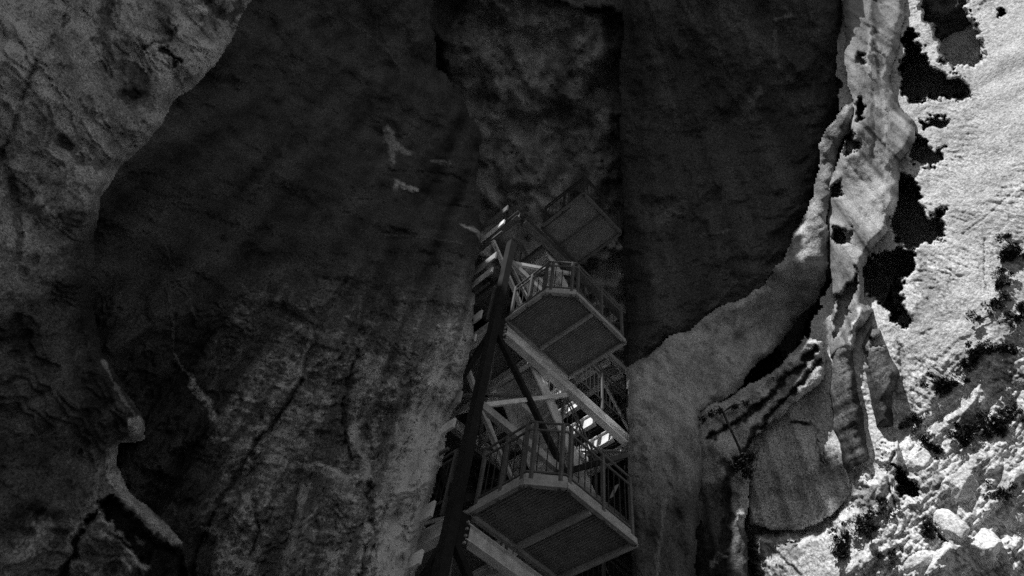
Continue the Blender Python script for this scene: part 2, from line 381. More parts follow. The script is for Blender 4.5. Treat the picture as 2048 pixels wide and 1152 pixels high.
rock('cliff_grey', GW, lambda X, Y, D: wall_R(D, 9.0+(.0083*np.clip(X-1290, 0, 300)-.003*np.clip(X-1590, 0, 200))*sstep(520, 660, Y)+.0012*(X-1250), 19),
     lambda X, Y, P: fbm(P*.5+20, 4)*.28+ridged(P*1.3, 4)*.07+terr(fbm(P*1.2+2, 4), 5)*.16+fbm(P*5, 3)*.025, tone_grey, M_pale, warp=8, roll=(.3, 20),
     feats=[([(1560, 690), (1590, 650)], 10, .05, .3, .6), ([(1620, 520), (1600, 600)], 40, .05, .30, .5),
            ([(1310, 1152), (1330, 1000)], 6, -.04, .3, .5), ([(1288, 900), (1285, 1000)], 12, .05, .14, .6)])

# slabs and the dark pillar between grey wall and buttress
def tone_slab(X, Y, P):
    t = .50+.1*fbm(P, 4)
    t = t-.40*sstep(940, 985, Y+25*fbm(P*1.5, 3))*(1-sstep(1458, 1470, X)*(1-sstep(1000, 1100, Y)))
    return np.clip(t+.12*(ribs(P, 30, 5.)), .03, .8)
SP = [(1365, 838), (1430, 800), (1470, 790), (1490, 775), (1530, 750), (1560, 728), (1600, 690), (1618, 676), (1644, 680), (1650, 760), (1600, 800),
      (1530, 860), (1500, 900), (1497, 1040), (1497, 1400), (1360, 1400), (1360, 1010), (1368, 960)]
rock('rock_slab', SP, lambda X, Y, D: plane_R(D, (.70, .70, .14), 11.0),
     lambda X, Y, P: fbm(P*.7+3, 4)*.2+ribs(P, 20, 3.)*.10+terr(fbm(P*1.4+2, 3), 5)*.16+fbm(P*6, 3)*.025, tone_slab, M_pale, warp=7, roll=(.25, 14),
     feats=[([(1430, 830), (1490, 800), (1560, 745), (1610, 700)], 7, -.2, .62, .9), ([(1420, 870), (1470, 850), (1540, 790), (1630, 700)], 8, .55, .06, .9),
            ([(1470, 920), (1510, 860), (1580, 790), (1640, 720)], 6, .5, .05, .9), ([(1430, 900), (1450, 960)], 10, 0, .55, .6),
            ([(1455, 930), (1450, 1152)], 14, .3, .04, .8), ([(1478, 940), (1485, 1040)], 10, -.15, .42, .9), ([(1425, 1130), (1440, 1110)], 8, 0, .3, .9)])

# buttress with rounded foot and its neighbours
def tone_but(X, Y, P):
    t = .66+.08*fbm(P, 4)+.26*ribs(P, 34, 8., 4)+.16*fbm(P*3, 4)
    return np.clip(t-.20*sstep(860, 960, Y)+.12*np.clip(fbm(P*np.array([5, 5, 2.]), 3), 0, 1), .08, .8)
B1 = [(1612, 706), (1640, 676), (1657, 700), (1664, 860), (1700, 960), (1702, 990), (1690, 1008), (1640, 1042), (1590, 1058), (1545, 1056), (1496, 1047),
      (1493, 930), (1490, 880), (1520, 822), (1565, 765), (1580, 740)]
rock('rock_buttress', B1, lambda X, Y, D: plane_R(D, (.72, .68, .10), 11.1),
     lambda X, Y, P: fbm(P*.7+31, 3)*.10+ribs(P, 16, 6.)*.17+terr(ribs(P, 24, 4.)+.6*fbm(P*1.5, 3), 3)*.10+ribs(P, 55, 2.)*.045+beds(P, 8, 2)*.02+fbm(P*8, 3)*.02, tone_but, M_rib, warp=9, roll=(.12, 10),
     feats=[([(1640, 830), (1640, 880), (1652, 930)], 6, .5, .04, .9), ([(1585, 845), (1620, 848), (1650, 825)], 4, .3, .05, .9),
            ([(1570, 780), (1610, 800)], 22, -.1, .66, .8), ([(1500, 840), (1550, 800), (1600, 745)], 6, .3, .05, .8)])
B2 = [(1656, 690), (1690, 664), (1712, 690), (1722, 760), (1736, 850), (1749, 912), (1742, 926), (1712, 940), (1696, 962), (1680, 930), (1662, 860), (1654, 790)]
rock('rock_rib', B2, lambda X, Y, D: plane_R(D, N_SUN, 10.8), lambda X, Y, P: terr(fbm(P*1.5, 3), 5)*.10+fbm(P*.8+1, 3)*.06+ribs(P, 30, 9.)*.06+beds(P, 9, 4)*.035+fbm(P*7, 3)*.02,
     lambda X, Y, P: np.clip(.20+.12*ribs(P, 40, 2.)+.10*beds(P, 10, 4.)-.12*sstep(720, 820, Y), .04, .8), M_rib, warp=4, roll=(1.0, 24))  # dark tone paints the rib as turned away from the sun
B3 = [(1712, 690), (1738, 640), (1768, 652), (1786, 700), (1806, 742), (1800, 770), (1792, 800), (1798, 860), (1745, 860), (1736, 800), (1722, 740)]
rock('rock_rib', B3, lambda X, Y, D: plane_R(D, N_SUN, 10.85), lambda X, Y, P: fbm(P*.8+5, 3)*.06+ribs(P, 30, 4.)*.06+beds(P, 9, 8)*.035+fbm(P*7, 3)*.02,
     lambda X, Y, P: np.clip(.16+.12*ribs(P, 40, 6.)+.08*beds(P, 10, 8.)-.08*sstep(700, 820, Y), .04, .8), M_rib, warp=4, roll=(1.0, 26),  # same painted shade as the other rib
     pits=[([(1738, 670), (1775, 668), (1768, 700), (1740, 696)], .6, 8), ([(1712, 700), (1738, 700), (1745, 735), (1722, 740)], .4, 8)])

# upright fins between shade and the sunlit cliff
FN = [(1680, -200), (1816, -200), (1812, 30), (1800, 60), (1796, 110), (1783, 160), (1804, 215), (1832, 240), (1828, 290), (1802, 330), (1800, 400), (1782, 450),
      (1762, 478), (1742, 505), (1728, 540), (1732, 600), (1748, 622), (1724, 660), (1706, 700), (1672, 716), (1650, 720), (1668, 600), (1657, 540), (1652, 380), (1668, 330), (1690, 280),
      (1704, 212), (1690, 170)]
def tone_fin(X, Y, P):
    t = .30+.22*ribs(P, 60, 7.)+.10*fbm(P*np.array([3, 3, 1.]), 4)
    l = sstep(1745, 1735, X)*sstep(260, 180, Y)
    t = t*(1-l)+l*.30
    return np.clip(t+.14*sstep(1660, 1700, X)*sstep(330, 380, Y)*sstep(480, 440, Y), .06, .8)
rock('rock_fins', FN, lambda X, Y, D: plane_R(D, (.79, .58, .14), 10.85-.5*sstep(1800, 1690, X)*sstep(420, 250, Y)),
     lambda X, Y, P: fbm(P*.6+40, 3)*.10+ribs(P, 26, 1.)*.10+terr(ribs(P, 40, 5.), 4)*.08+ribs(P, 80, 3.)*.03+ridged(P*np.array([2.5, 2.5, .6]), 3)*.05+fbm(P*6, 3)*.015, tone_fin, M_fin, warp=6, roll=(.5, 20),
     pits=[([(1712, 190), (1724, 190), (1736, 215), (1730, 235), (1708, 248), (1708, 215)], 1.1, 5),
           ([(1700, 256), (1722, 290), (1716, 306), (1686, 318), (1684, 285)], .9, 6),
           ([(1664, 450), (1704, 452), (1702, 482), (1686, 488), (1666, 478)], 1.2, 5), 
           ([(1716, 100), (1730, 108), (1726, 132), (1712, 128)], .4, 5), ([(1668, 365), (1684, 355), (1680, 395), (1662, 400)], .8, 5),
           ([(1672, 590), (1700, 560), (1716, 520), (1712, 580), (1690, 650), (1664, 690)], .8, 6),
           ([(1762, 440), (1785, 425), (1795, 450), (1775, 470)], .8, 5)],
     feats=[([(1757, 0), (1752, 80), (1758, 150)], 11, .12, .10, .85), ([(1740, 60), (1736, 150)], 6, -.1, .55, .8), ([(1770, 150), (1775, 300), (1765, 420)], 8, -.06, .42, .7), ([(1745, 180), (1748, 330)], 5, .08, .14, .6), ([(1698, 700), (1720, 620)], 7, -.25, .75, .9)])

# the sunlit cliff on the right
def tone_sun(X, Y, P):
    low = sstep(620, 900, Y+(X-1800)*.5)
    t = .54+.09*fbm(P*1.1, 5, .6)+.05*low
    a = P@cliff_axes(math.radians(24))
    t = t*(1-.55*sstep(.55, .95, ridged(a*np.array([4.5, 13, 6])+4, 3, .6))*np.clip(.7+fbm(P*.9, 3), 0, 1.2))
    return np.clip(t+.05-low*.30*sstep(.38, .60, fbm(P*1.9+4, 5, .62)), .1, .84)
def cliff_axes(ang):
    p0 = dirs(1900., 500.); n = np.array(N_SUN)/np.linalg.norm(N_SUN)
    p1 = dirs(1900+40*math.cos(ang), 500+40*math.sin(ang))
    e = p1/(p1@n)-p0/(p0@n); e /= np.linalg.norm(e)
    return np.stack([e, np.cross(n, e), n], 1)
def disp_sun(X, Y, P):
    low = sstep(640, 960, Y+(X-1800)*.45)*(.12+.88*sstep(1700, 1830, X+.35*(Y-1000)))
    a = P@cliff_axes(math.radians(24)); b = P@cliff_axes(math.radians(-48))
    return (fbm(P*.4+50, 3)*.22+terr(fbm(P*1.1+9, 3), 4)*.04*(1-low)+low*(terr(fbm(b*np.array([1.2, 2.2, 1.2])+9, 4), 5)*.14+ridged(b*np.array([.9, 2.2, 1.2])+3, 4, .6)*.19+ridged(b*np.array([3, 7, 4]), 3)*.06)
            +np.clip(ridged(a*np.array([2.6, 7.5, 4]), 3, .65)-.25, 0, 1)*.05*np.clip(.6+fbm(P*.8+1, 3)*1.2, 0, 1.4)+fbm(P*9, 3)*.010)
LEDGE_DEP = lambda X, Y: -.8*sstep(2080, 1720, X)*np.maximum(sstep(830, 1010, Y), (X < 1796)*1.0)
LEDGE = [(1496, 1050), (1545, 1060), (1590, 1064), (1640, 1048), (1700, 998), (1706, 945), (1750, 935), (1754, 880), (1795, 868), (1810, 820), (2400, 820), (2400, 1500), (1490, 1500)]
PITS = [(LEDGE, LEDGE_DEP, 34), ([(1818, -200), (1935, -200), (1940, 20), (1960, 60), (1973, 110), (1966, 126), (1935, 138), (1905, 140), (1884, 122), (1872, 90), (1862, 55), (1838, 34)], 5.0, 12),
        ([(1812, 58), (1836, 74), (1852, 98), (1868, 128), (1892, 146), (1920, 150), (1944, 170), (1945, 199), (1820, 204), (1806, 190), (1796, 120)], 3.5, 10),
        ([(1832, 240), (1906, 234), (1900, 254), (1852, 256)], .8, 6), ([(1820, 258), (1850, 270), (1862, 294), (1892, 288), (1886, 322), (1868, 345), (1832, 332), (1815, 320)], 1.2, 7),
        ([(1790, 345), (1822, 358), (1842, 382), (1836, 402), (1860, 432), (1886, 412), (1891, 470), (1870, 488), (1832, 500), (1790, 490), (1780, 420)], 2.6, 8),
        ([(1716, 520), (1760, 500), (1832, 498), (1836, 542), (1802, 560), (1806, 600), (1824, 640), (1806, 667), (1778, 640), (1756, 606), (1720, 590)], 2.6, 8),
        ([(1780, 918), (1802, 940), (1836, 965), (1842, 990), (1802, 998), (1788, 960)], 1.4, 8), ([(1862, 1030), (1880, 1045), (1888, 1085), (1870, 1070)], .9, 6),
        ([(1985, 10), (2008, 12), (2010, 34), (1992, 38)], .8, 6), ([(1790, 560), (1800, 650), (1760, 620)], 1.0, 7)]  # hollows cut deep to stay dark in place of cast shadows
SC = [(1660, -200), (2300, -200), (2300, 1400), (1440, 1400), (1450, 1000), (1600, 700), (1690, 500)]
o, w_sun = rock('cliff_sunlit', SC, lambda X, Y, D: plane_R(D, N_SUN, 11.2), disp_sun, tone_sun, M_sun, step=2, warp=9, wscale=.03, roll=(0, 1), pits=PITS,
     feats=[([(1925, 470), (1975, 430), (2048, 365)], 2.5, .05, None, 0), ([(1968, 480), (1970, 560), (1985, 610)], 3, .08, None, 0),
            ([(1845, 530), (1860, 590), (1832, 640)], 20, .12, .28, .8), ([(1935, 838), (1962, 850)], 24, 0, .3, .7), ([(1885, 752), (1892, 765)], 14, 0, .3, .9), ([(1868, 770), (1864, 800)], 12, 0, .3, .8), ([(1935, 710), (1950, 722)], 16, 0, .32, .8), ([(1800, 840), (1808, 860)], 16, 0, .3, .8), ([(2000, 955), (2002, 990)], 16, 0, .3, .9), ([(1800, 690), (1806, 760)], 10, .1, .3, .6), ([(1905, 1030), (1920, 1070)], 16, .1, .3, .7), ([(1530, 1090), (1570, 1120), (1600, 1152)], 4, .1, .2, .7),  # first stroke paints a shrub's half shadow as a grey fan
            ([(1480, 1080), (1500, 1152)], 50, .2, .28, .8), ([(1790, 880), (1775, 960), (1790, 1010)], 5, .2, .3, .6)])

# ------------------------------------------------------------------ unseen slab added outside the frame to block and shape the sun
def rim():
    OUT = [(5.4, 4.6), (4.3, .8), (3.5, .4), (2.4, .2), (.9, -.1), (-.4, -1.0), (-1.5, -1.5), (-2.2, -1.6), (-2.25, -2.2), (-3.1, -2.55), (-3.6, -2.15), (-4.2, -1.3), (-4.7, -1.5),
           (-4.9, -2.6), (-5.0, -4), (-5.2, -6), (-5, -13), (-7, -20), (-40, -24), (-44, -6), (-40, 14), (-10, 9), (-8, 4.6)]  # outline shaped to set where the walls fall into shade
    HOLES = [[(-7.3, -1.0), (-6.5, -.8), (-5.8, -1.2), (-5.5, -1.0), (-5.2, -.2), (-4.9, .5), (-4.8, 1.2), (-6.0, 2.2), (-6.9, 2.7), (-7.2, 1.9), (-7.1, .4)]]  # opening cut to let sun onto the tower beams
    x = np.concatenate([np.arange(-44, -9, 1.0), np.arange(-9, 6, .12)]); y = np.concatenate([np.arange(-24, -7, .8), np.arange(-7, 5, .12), np.arange(5, 15, .8)])
    X, Y = np.meshgrid(x, y)
    q = np.stack([X*.9, Y*.9, X*0+1.7], -1); Xw = X+fbm(q, 4, .6)*.22; Yw = Y+fbm(q+8, 4, .6)*.22
    m = poly_sd(Xw, Yw, OUT) > 0
    for h in HOLES: m &= poly_sd(Xw, Yw, h) < 0
    P = np.stack([X, Y, 25.8+0*X], -1)
    o = grid_mesh('sun_blocker', P, np.full(X.shape, .3), m, 3.0, M_pale, bdir=tuple(S)); o['kind'] = 'structure'
rim()
def ground():
    n = 60; xs = np.sign(np.linspace(-1, 1, n))*np.abs(np.linspace(-1, 1, n))**3*900
    X, Y = np.meshgrid(xs, xs); Z = fbm(np.stack([X*.15, Y*.15, X*0], -1), 3)*.12
    P = np.stack([X, Y, Z-.05], -1)
    o = grid_mesh('ground', P, np.full(X.shape, .14), np.ones(X.shape, bool), 0, M_pale); o['kind'] = 'structure'
ground()

# ------------------------------------------------------------------ stair tower
import bmesh
D0 = np.array([0.0, 8.0]); TA = np.array([.799, .602]); TB = np.array([.602, -.799])
def tp(s, t, h):
    p = D0+TA*s+TB*t
    return Vector((p[0], p[1], h+1.6))
class MB:
    def __init__(s): s.bm = bmesh.new()
    def bar(s, a, b, w, h, up=None):
        """a box beam from a to b, w wide, h deep, centred on the line"""
        a = Vector(a); b = Vector(b); d = (b-a).normalized()
        up = Vector(up) if up is not None else Vector((0, 0, 1))
        if abs(d.dot(up)) > .95: up = Vector((TA[0], TA[1], 0))
        x = d.cross(up).normalized(); y = x.cross(d).normalized()
        vs = [s.bm.verts.new(p+x*(i*w/2)+y*(j*h/2)) for p in (a, b) for i, j in ((-1, -1), (1, -1), (1, 1), (-1, 1))]
        for q in ((0, 1, 2, 3), (7, 6, 5, 4), (0, 4, 5, 1), (1, 5, 6, 2), (2, 6, 7, 3), (3, 7, 4, 0)):
            s.bm.faces.new([vs[k] for k in q])
    def ibeam(s, a, b, w, h, t=.014):
        a = Vector(a); b = Vector(b)
        s.bar(a, b, t, h-2*t)
        z = Vector((0, 0, h/2-t/2))
        s.bar(a+z, b+z, w, t); s.bar(a-z, b-z, w, t)
    def tube(s, pts, r, n=8):
        pts = [Vector(p) for p in pts]; prev = None
        for k, p in enumerate(pts):
            d = ((pts[k+1] if k+1 < len(pts) else p)-(pts[k-1] if k else p)).normalized()
            x = d.cross(Vector((.13, .31, .94))).normalized(); y = x.cross(d)
            ring = [s.bm.verts.new(p+(x*math.cos(6.2832*i/n)+y*math.sin(6.2832*i/n))*r) for i in range(n)]
            if prev:
                for i in range(n): s.bm.faces.new((prev[i], prev[(i+1) % n], ring[(i+1) % n], ring[i]))
            else: s.bm.faces.new(ring[::-1])
            prev = ring
        s.bm.faces.new(prev)
    def plate(s, pts, th):
        lo = [s.bm.verts.new(Vector(p)-Vector((0, 0, th))) for p in pts]; hi = [s.bm.verts.new(Vector(p)) for p in pts]
        n = len(pts); s.bm.faces.new(lo[::-1]); s.bm.faces.new(hi)
        for i in range(n): s.bm.faces.new((lo[i], lo[(i+1) % n], hi[(i+1) % n], hi[i]))
    def build(s, name, mat, parent=None, loc=None):
        bmesh.ops.recalc_face_normals(s.bm, faces=s.bm.faces[:])
        me = bpy.data.meshes.new(name); s.bm.to_mesh(me); s.bm.free(); me.materials.append(mat)
        o = bpy.data.objects.new(name, me); C.objects.link(o)
        if parent is not None:
            o.parent = parent; o.matrix_parent_inverse = parent.matrix_world.inverted() if parent.type != 'EMPTY' else Matrix.Translation(-parent.location)
        return o
tower = bpy.data.objects.new('stair_tower', None); C.objects.link(tower)
tower.location = tp(1.9, -1.2, -1.6)
tower['label'] = 'dark steel stair tower with chamfered landings and railings rising between the rock walls'
tower['category'] = 'stair tower'
LEV = [-3.3+2.3*0, 1.3, 5.9, 10.5, 15.1, 19.7]
SW, TW = 4.06, -2.7                                  # width along the near face, depth away from the camera
cw = .16
CX = [(-.26, 0.0), (SW, 0.0), (-.26, TW), (SW, TW)]
for s, t in CX:
    m = MB(); m.bar(tp(s, t, -1.65), tp(s, t, 13.3 if (s < 0 and t == 0) else 15.0), cw, cw, up=(TB[0], TB[1], 0))
    m.build('column', M_col, tower)
def rail_run(m, pts, posts, parent, balus=True, z0=0., gap=.13):
    """double top rail, low rail, posts as sub-parts, thin infill bars"""
    for a, b in zip(pts[:-1], pts[1:]):
        up = Vector((0, 0, 1))
        m.tube([a+up*1.10, b+up*1.10], .021)
    r = m.build('railing', M_rail, parent)
    for z, rad in ((.95, .019), (.16, .016)):
        q = MB()
        for a, b in zip(pts[:-1], pts[1:]): q.tube([a+up*z, b+up*z], rad)
        q.build('lower_rail', M_rail, r)
    for p in posts:
        q = MB(); q.bar(p+Vector((0, 0, -.12)), p+Vector((0, 0, 1.1)), .05, .05); q.build('post', M_rail, r)
    if balus:
        q = MB()
        for a, b in zip(pts[:-1], pts[1:]):
            n = max(2, int((b-a).length/gap))
            for k in range(1, n):
                p = a+(b-a)*(k/n); q.bar(p+Vector((0, 0, .16)), p+Vector((0, 0, .95)), .012, .012)
        q.build('infill_bars', M_thin, r)
    return r
M_rail0, M_steel0, M_beam0 = M_rail, M_steel, M_beam
M_dim = steel_mat('shaded_steel', .15)  # darker copy of the steel, roof shade put into its colour
for li, h in enumerate(LEV[1:], 1):
    M_rail, M_steel, M_beam = (M_thin, M_dim, M_dim) if li >= 4 else (M_rail0, M_steel0, M_beam0)  # top level takes darker steels to paint in the roof's shade
    if li == 1: cham = True
    cham = li != 4
    # balcony
    W_, D_ = 1.9, 1.5
    outl = [(0, 0), (0, 1.08), (.41, D_), (W_, D_), (W_, 0)] if cham else [(0, 0), (0, D_), (W_, D_), (W_, 0)]
    if li == 5: continue
    if li == 4: outl = [(.52, .05), (.52, D_), (1.98, D_), (1.98, .05)]
    h0 = h; h = h+.08
    m = MB(); m.plate([tp(s, t, h) for s, t in outl], .03)
    for k in range(34):                               # bearing bars of the grating
        s = .03+k*.0545
        if li == 4: s = .55+k*.042
        t1 = D_ if not cham else min(D_, 1.08+s*1.0244)
        m.bar(tp(s, .06, h-.036), tp(s, t1-.06, h-.036), .012, .012)
    land = m.build('deck', M_deck, tower)
    n = len(outl)
    for i in range(n):
        a = outl[i]; b = outl[(i+1) % n]
        q = MB(); pa, pb = tp(*a, h-.05), tp(*b, h-.05)
        q.bar(pa, pb, .04, .11); q.bar(pa-Vector((0, 0, .055)), pb-Vector((0, 0, .055)), .07, .012)
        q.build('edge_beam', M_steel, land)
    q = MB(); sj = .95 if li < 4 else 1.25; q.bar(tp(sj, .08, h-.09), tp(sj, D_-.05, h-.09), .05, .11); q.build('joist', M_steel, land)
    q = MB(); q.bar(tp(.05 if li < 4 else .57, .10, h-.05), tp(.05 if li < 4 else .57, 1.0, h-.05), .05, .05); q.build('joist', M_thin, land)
    up = Vector((0, 0, .0))
    e = .03
    ro = [tp(e, .1, h), tp(e, 1.08, h), tp(.41, D_-e, h), tp(W_-.05, D_-e, h)] if cham else [tp(.55, .1, h), tp(.55, D_-e, h), tp(1.95, D_-e, h)]
    posts = []
    for i, p in enumerate(ro):
        if cham and i in (1, 2):
            d1 = (ro[i]-ro[i-1]).normalized(); d2 = (ro[i+1]-ro[i]).normalized()
            posts += [p-d1*.07, p+d2*.07]
        else: posts.append(p)
    posts.append(ro[0].lerp(ro[1], .5)); posts.append(ro[-2].lerp(ro[-1], .55))
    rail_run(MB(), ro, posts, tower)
    q = MB()
    for a, b in zip(ro[:-1], ro[1:]): q.bar(a+Vector((0, 0, .07)), b+Vector((0, 0, .07)), .008, .11)
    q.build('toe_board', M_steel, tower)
    h = h0
    # main level beams of the tower frame
    z = h-.30
    top = li >= 4
    for dz, dp, mm in ((-.15, .26, M_beam), (.95, .05, M_rail), (1.5, .20, M_beam), (2.1, .26, M_steel), (3.2, .05, M_rail), (3.7, .20, M_beam)):
        if top and dz > 0: break
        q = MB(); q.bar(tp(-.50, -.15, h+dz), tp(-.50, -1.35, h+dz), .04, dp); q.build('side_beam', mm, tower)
    for (a0, b0), (a1, b1) in (((-.1, -.1), (1.9, TW+.1)), ((1.9, -.1), (-.1, TW+.1)), ((1.95, -.1), (SW-.1, TW+.1)), ((SW-.1, -.1), (1.95, TW+.1))):
        q = MB(); q.bar(tp(a0, b0, z-.18), tp(a1, b1, z-.18), .07, .05); q.build('plan_brace', M_steel, tower)
    if not top:
        for a0, z0, a1, z1, tt in ((1.9, 2.1, SW, .1, -.05), (-.2, 2.1, 1.9, .1, -.05), (-.2, .2, 1.9, 2.1, -1.35), (1.9, 2.1, SW-.1, 4.1, -1.35)):
            q = MB(); q.bar(tp(a0, tt, h+z0), tp(a1, tt, h+z1), .06, .06, up=(TB[0], TB[1], 0)); q.build('brace', M_steel, tower)
        q = MB(); q.bar(tp(-.2, -.05, h+2.05), tp(1.9, -.05, h+4.1), .08, .08, up=(TB[0], TB[1], 0)); q.build('brace', M_beam, tower)
        q = MB(); q.bar(tp(-.2, -.9, h+4.0), tp(1.3, -.9, h+2.2), .09, .09, up=(TB[0], TB[1], 0)); q.build('brace', M_beam, tower)
        q = MB(); q.bar(tp(-.2, -.03, h+2.1), tp(SW, -.03, h+2.1), .10, .16); q.build('floor_beam', M_steel, tower)
        q = MB(); q.bar(tp(1.2, -.6, h+3.6), tp(3.2, -.6, h+3.6), .10, .12); q.build('floor_beam', M_beam, tower)
    for (s0, t0), (s1, t1), mm in (((0, -.02), (SW, -.02), M_beam), ((0, TW), (SW, TW), M_beam), ((-.2, 0), (-.2, TW), M_beam), ((SW, 0), (SW, TW), M_beam)):
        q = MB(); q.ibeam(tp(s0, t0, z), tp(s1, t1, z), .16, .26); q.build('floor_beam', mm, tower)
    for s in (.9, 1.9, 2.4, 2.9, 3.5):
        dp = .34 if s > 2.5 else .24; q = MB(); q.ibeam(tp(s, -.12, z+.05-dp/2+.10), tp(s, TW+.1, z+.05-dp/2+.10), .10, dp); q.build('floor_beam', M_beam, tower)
    if top: continue
    # inner landing at level and half level
    m = MB(); m.plate([tp(-.1, -.12, h-.02), tp(.95, -.12, h-.02), tp(.95, TW+.12, h-.02), tp(-.1, TW+.12, h-.02)], .04); m.build('deck', M_deck, tower)
    hm = h+2.3
    m = MB(); m.plate([tp(3.0, -.12, hm), tp(SW-.05, -.12, hm), tp(SW-.05, TW+.12, hm), tp(3.0, TW+.12, hm)], .04); dk = m.build('deck', M_deck, tower)
    for (s0, t0), (s1, t1) in (((3.0, -.1), (SW, -.1)), ((3.0, TW+.1), (SW, TW+.1)), ((3.0, -.1), (3.0, TW+.1)), ((3.5, -.1), (3.5, TW+.1)), ((SW-.05, -.1), (SW-.05, TW+.1))):
        q = MB(); q.bar(tp(s0, t0, hm-.14), tp(s1, t1, hm-.14), .07, .18); q.build('edge_beam', M_beam, dk)
    # two stair flights
    for (sa, ha, sb, hb, t0, t1) in ((.95, h, 3.0, hm, -1.5, -2.5), (3.0, hm, .95, h+4.6, -.18, -1.15)):
        st = MB(); n = 12
        for t in (t0, t1):
            st.bar(tp(sa, t, ha-.12), tp(sb, t, hb-.12), .03, .28)
        fl = st.build('stair_flight', M_beam, tower)
        q = MB()
        for k in range(n):
            u0 = (k+.5)/n; s = sa+(sb-sa)*u0; hh = ha+(hb-ha)*(k+1)/n
            q.bar(tp(s, t0, hh-.03), tp(s, t1, hh-.03), .25, .04)
            q.bar(tp(sa+(sb-sa)*k/n, t0, hh-.11), tp(sa+(sb-sa)*k/n, t1, hh-.11), .012, .16)
        q.build('treads', M_beam, fl)
        for t in (t0, t1):
            q = MB(); up = Vector((0, 0, 1))
            a, b = tp(sa, t, ha), tp(sb, t, hb)
            q.tube([a+up*1.0, b+up*1.0], .022); q.tube([a+up*.85, b+up*.85], .018)
            for k in range(0, 15):
                p = a.lerp(b, k/14); q.bar(p, p+up*(1.0 if k % 7 == 0 else .85), .035 if k % 7 == 0 else .012, .035 if k % 7 == 0 else .012)
            q.build('handrail', M_rail, fl)
    # railings of the tower sides
    for pts in ([tp(-.3, -.2, h), tp(-.3, TW+.2, h)], [tp(SW+.1, -.2, h), tp(SW+.1, TW+.2, h)], [tp(W_+.1, .06, h), tp(SW-.2, .06, h)]):
        rail_run(MB(), pts, [pts[0], pts[0].lerp(pts[1], .5), pts[1]], tower)
    # crossed braces on the faces
    for (s0, s1, t0, t1) in ((-.2, SW, .0, .0), (-.2, SW, TW, TW), (-.26, -.26, 0, TW), (SW, SW, 0, TW)):
        for f in (0, 1):
            if li == 3 and (s0 < 0 or t0 == 0): continue
            q = MB(); a = tp(s0, t0, h+.1 if f else h+4.1); b = tp(s1, t1, h+4.1 if f else h+.1)
            q.bar(a, b, .10, .10, up=(TB[0], TB[1], 0) if t0 == t1 else (TA[0], TA[1], 0)); q.build('brace', M_col, tower)
    # gusset plates and bolts at the near left column
    q = MB(); q.bar(tp(-.10, .03, h-.55), tp(-.10, .03, h-.05), .30, .014, up=(TB[0], TB[1], 0)); g = q.build('gusset_plate', M_col, tower)
    for k in range(4):
        q = MB(); q.bar(tp(-.02, .03, h-.50+k*.11), tp(-.02, .075, h-.50+k*.11), .03, .03); q.build('bolt', M_steel, g)

# ------------------------------------------------------------------ shrubs on the sunlit cliff
def shrub(x, y, size, label, n=2200, name='shrub', cat='shrub', group='shrubs on the sunlit cliff'):
    p, R = w_sun(x, y)
    r = size*R/F
    base = p
    e = bpy.data.objects.new(name, None); C.objects.link(e); e.location = base
    e['label'] = label; e['category'] = cat
    if group: e['group'] = group
    out = Vector((-.75, -.52, .1)).normalized()
    q = MB(); tips = []
    for k in range(7):
        a = Vector((random.gauss(0, .6), random.gauss(0, .6), random.gauss(.15, .5)))+out*.12
        tip = base+a.normalized()*r*random.uniform(.35, .95); mid = base.lerp(tip, .5)+Vector((0, 0, -.08*r))
        q.tube([base-out*.06, mid, tip], max(.008, r*.03), 5); tips += [tip, mid]
    q.build('stem', M_wood, e)
    bm = bmesh.new()
    cl = []
    for t in tips:
        for _ in range(2): cl.append((t+Vector([random.gauss(0, r*.2) for _ in range(3)]), r*random.uniform(.14, .28)))
    for _ in range(n):
        c, rr = random.choice(cl)
        v = Vector([random.gauss(0, 1) for _ in range(3)]).normalized()*rr*random.random()**.4
        c2 = c+v; l = r*random.uniform(.05, .11)
        a = Vector([random.gauss(0, 1) for _ in range(3)]).normalized(); b = a.orthogonal().normalized()
        bm.faces.new([bm.verts.new(c2+a*l), bm.verts.new(c2+b*l*.5), bm.verts.new(c2-a*l), bm.verts.new(c2-b*l*.5)])
    me = bpy.data.meshes.new('foliage'); bm.to_mesh(me); bm.free(); me.materials.append(M_leaf)
    o = bpy.data.objects.new('foliage', me); C.objects.link(o); o.parent = e; o.matrix_parent_inverse = Matrix.Translation(-e.location)
    return e
SH = [(2035, 512, 34, 'dark leafy shrub at the right edge, highest of the cliff shrubs'),
      (2010, 560, 26, 'small dark shrub just under the highest shrub at the right edge'),
      (1992, 618, 40, 'wide ragged dark shrub jutting left from the bright cliff above the crescent of shrubs'),
      (2040, 636, 26, 'small shrub at the right edge beside the wide ragged one'),
      (1962, 706, 28, 'dark shrub at the top left of the crescent of shrubs'),
      (2006, 700, 28, 'dark shrub at the top right of the crescent of shrubs'),
      (1936, 735, 24, 'small dark shrub stepping down left of the crescent'),
      (1898, 778, 34, 'dense black shrub between the crescent and the rock ribs'),
      (1925, 880, 32, 'left half of the big black shrub pair low on the cliff'),
      (1972, 866, 38, 'right and larger half of the big black shrub pair low on the cliff'),
      (2030, 838, 24, 'dark shrub at the right edge beside the big black pair'),
      (1836, 846, 30, 'upright dark shrub nearest the foot of the rock ribs'),
      (1858, 886, 26, 'straggling dark shrub trailing below the upright shrub'),
      (2012, 985, 26, 'dark shrub low at the right edge in front of grey rock'),
      (1735, 1050, 34, 'dark shrub right of the rounded foot of the buttress'),
      (1692, 1092, 32, 'dark shrub at the bottom of the bright ledge, lowest of the group'),
      (1772, 1022, 26, 'thin shrub up against the pale wedge of rock'),
      (1790, 1108, 22, 'small shrub near the bottom edge among broken rocks'),
      (1850, 1060, 18, 'tiny tuft between broken rocks near the bottom')]
for x, y, s, l in SH: shrub(x, y, s, l)

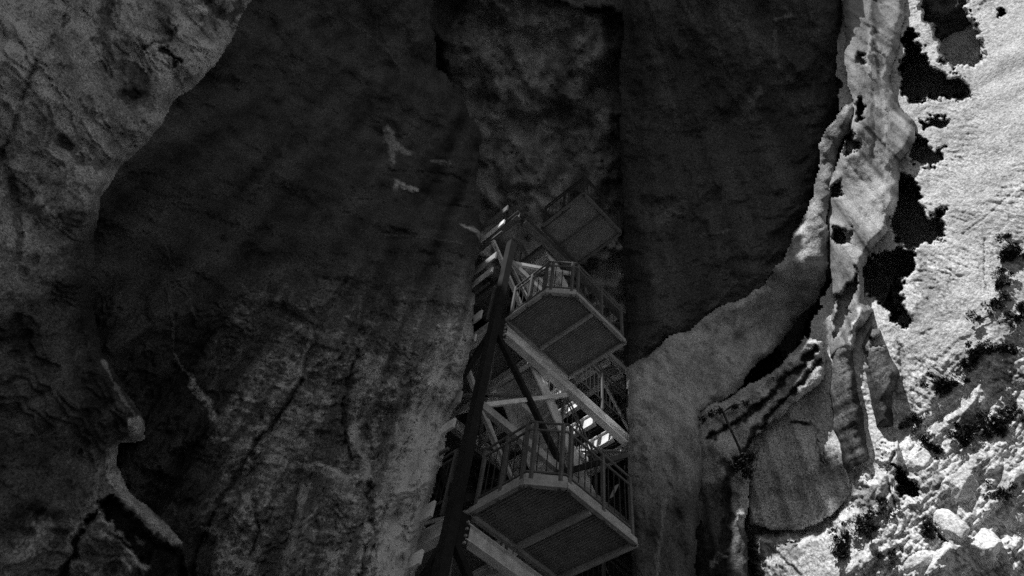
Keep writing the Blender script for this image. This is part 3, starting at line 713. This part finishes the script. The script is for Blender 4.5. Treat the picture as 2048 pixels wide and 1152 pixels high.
e = bpy.data.objects.new('small_tree', None); C.objects.link(e)
R_ = 13.2
pts = [at(1492, 935, R_), at(1478, 895, R_-.1), at(1462, 860, R_-.15), at(1446, 824, R_-.1)]
e.location = pts[0]; e['label'] = 'thin leaning small tree with one leafy clump, rooted on the grey rock slab'; e['category'] = 'tree'
q = MB(); q.tube(pts, .022, 6); q.build('trunk', M_wood, e)
q = MB()
for t in ((1420, 826), (1404, 838), (1475, 812), (1496, 806), (1430, 812)): q.tube([pts[3], at((t[0]+1446)/2, (t[1]+818)/2-3, R_-.15), at(*t, R_-.2)], .012, 5)
q.build('branch', M_wood, e)
bm = bmesh.new()
for _ in range(2600):
    k = random.random()
    if k < .72: cx, cy, sg = random.choice([(1488, 925, 13), (1500, 915, 9), (1474, 932, 9), (1496, 945, 9)])
    else: cx, cy, sg = random.choice([(1406, 838, 5), (1422, 828, 5), (1492, 808, 6), (1470, 814, 5), (1440, 822, 5)])
    c2 = at(random.gauss(cx, sg*.7), random.gauss(cy, sg*.7), R_-.15+random.gauss(0, sg*.008)); l = random.uniform(.02, .045)
    a = Vector([random.gauss(0, 1) for _ in range(3)]).normalized(); b = a.orthogonal().normalized()
    bm.faces.new([bm.verts.new(c2+a*l), bm.verts.new(c2+b*l*.5), bm.verts.new(c2-a*l), bm.verts.new(c2-b*l*.5)])
me = bpy.data.meshes.new('foliage'); bm.to_mesh(me); bm.free(); me.materials.append(M_leaf)
o = bpy.data.objects.new('foliage', me); C.objects.link(o); o.parent = e; o.matrix_parent_inverse = Matrix.Translation(-e.location)

def boulder(x, y, size, squash, seed, label):
    p, R = w_sun(x, y); r = size*R/F
    bm = bmesh.new(); bmesh.ops.create_icosphere(bm, subdivisions=5, radius=1)
    co = np.array([v.co[:] for v in bm.verts]); rs = np.random.RandomState(seed)
    for _ in range(9):                                 # flat broken faces
        n = rs.normal(size=3); n /= np.linalg.norm(n); lim = rs.uniform(.55, .85)
        d = co@n; co = co-np.clip(d-lim, 0, 9)[:, None]*n
    co = co*(1+.10*fbm(co*1.7+seed, 4)[:, None])*np.array(squash)*r
    for v, c in zip(bm.verts, co): v.co = c
    me = bpy.data.meshes.new('boulder'); bm.to_mesh(me); bm.free()
    me.polygons.foreach_set('use_smooth', np.ones(len(me.polygons), bool))
    at_ = me.attributes.new('tone', 'FLOAT', 'POINT'); at_.data.foreach_set('value', np.full(len(me.vertices), .66, np.float32))
    me.materials.append(M_sun); o = bpy.data.objects.new('boulder', me); C.objects.link(o)
    o.location = p+Vector((.1, .06, 0)); o.rotation_euler = (rs.uniform(-.5, .5), rs.uniform(-.5, .5), rs.uniform(0, 3))
    o['label'] = label; o['category'] = 'boulder'; o['group'] = 'broken blocks low on the sunlit cliff'
boulder(1838, 925, 36, (1.1, .8, .9), 3, 'pale boulder above a dark hollow, nearest to the foot of the rock ribs')
boulder(1905, 975, 30, (1.2, .7, .8), 4, 'pale boulder just below the big black shrub pair')
boulder(1890, 1055, 34, (.8, .7, 1.3), 5, 'tall narrow boulder with a dark left side near the bottom of the cliff')
boulder(1965, 1095, 38, (1.3, .8, .8), 6, 'broad boulder at the bottom edge right of the tall narrow one')
boulder(2022, 1040, 26, (1, .8, .9), 8, 'small boulder at the right edge low on the cliff')
boulder(1830, 1125, 28, (1.2, .8, .7), 9, 'flat boulder at the bottom edge beside the lowest shrubs')
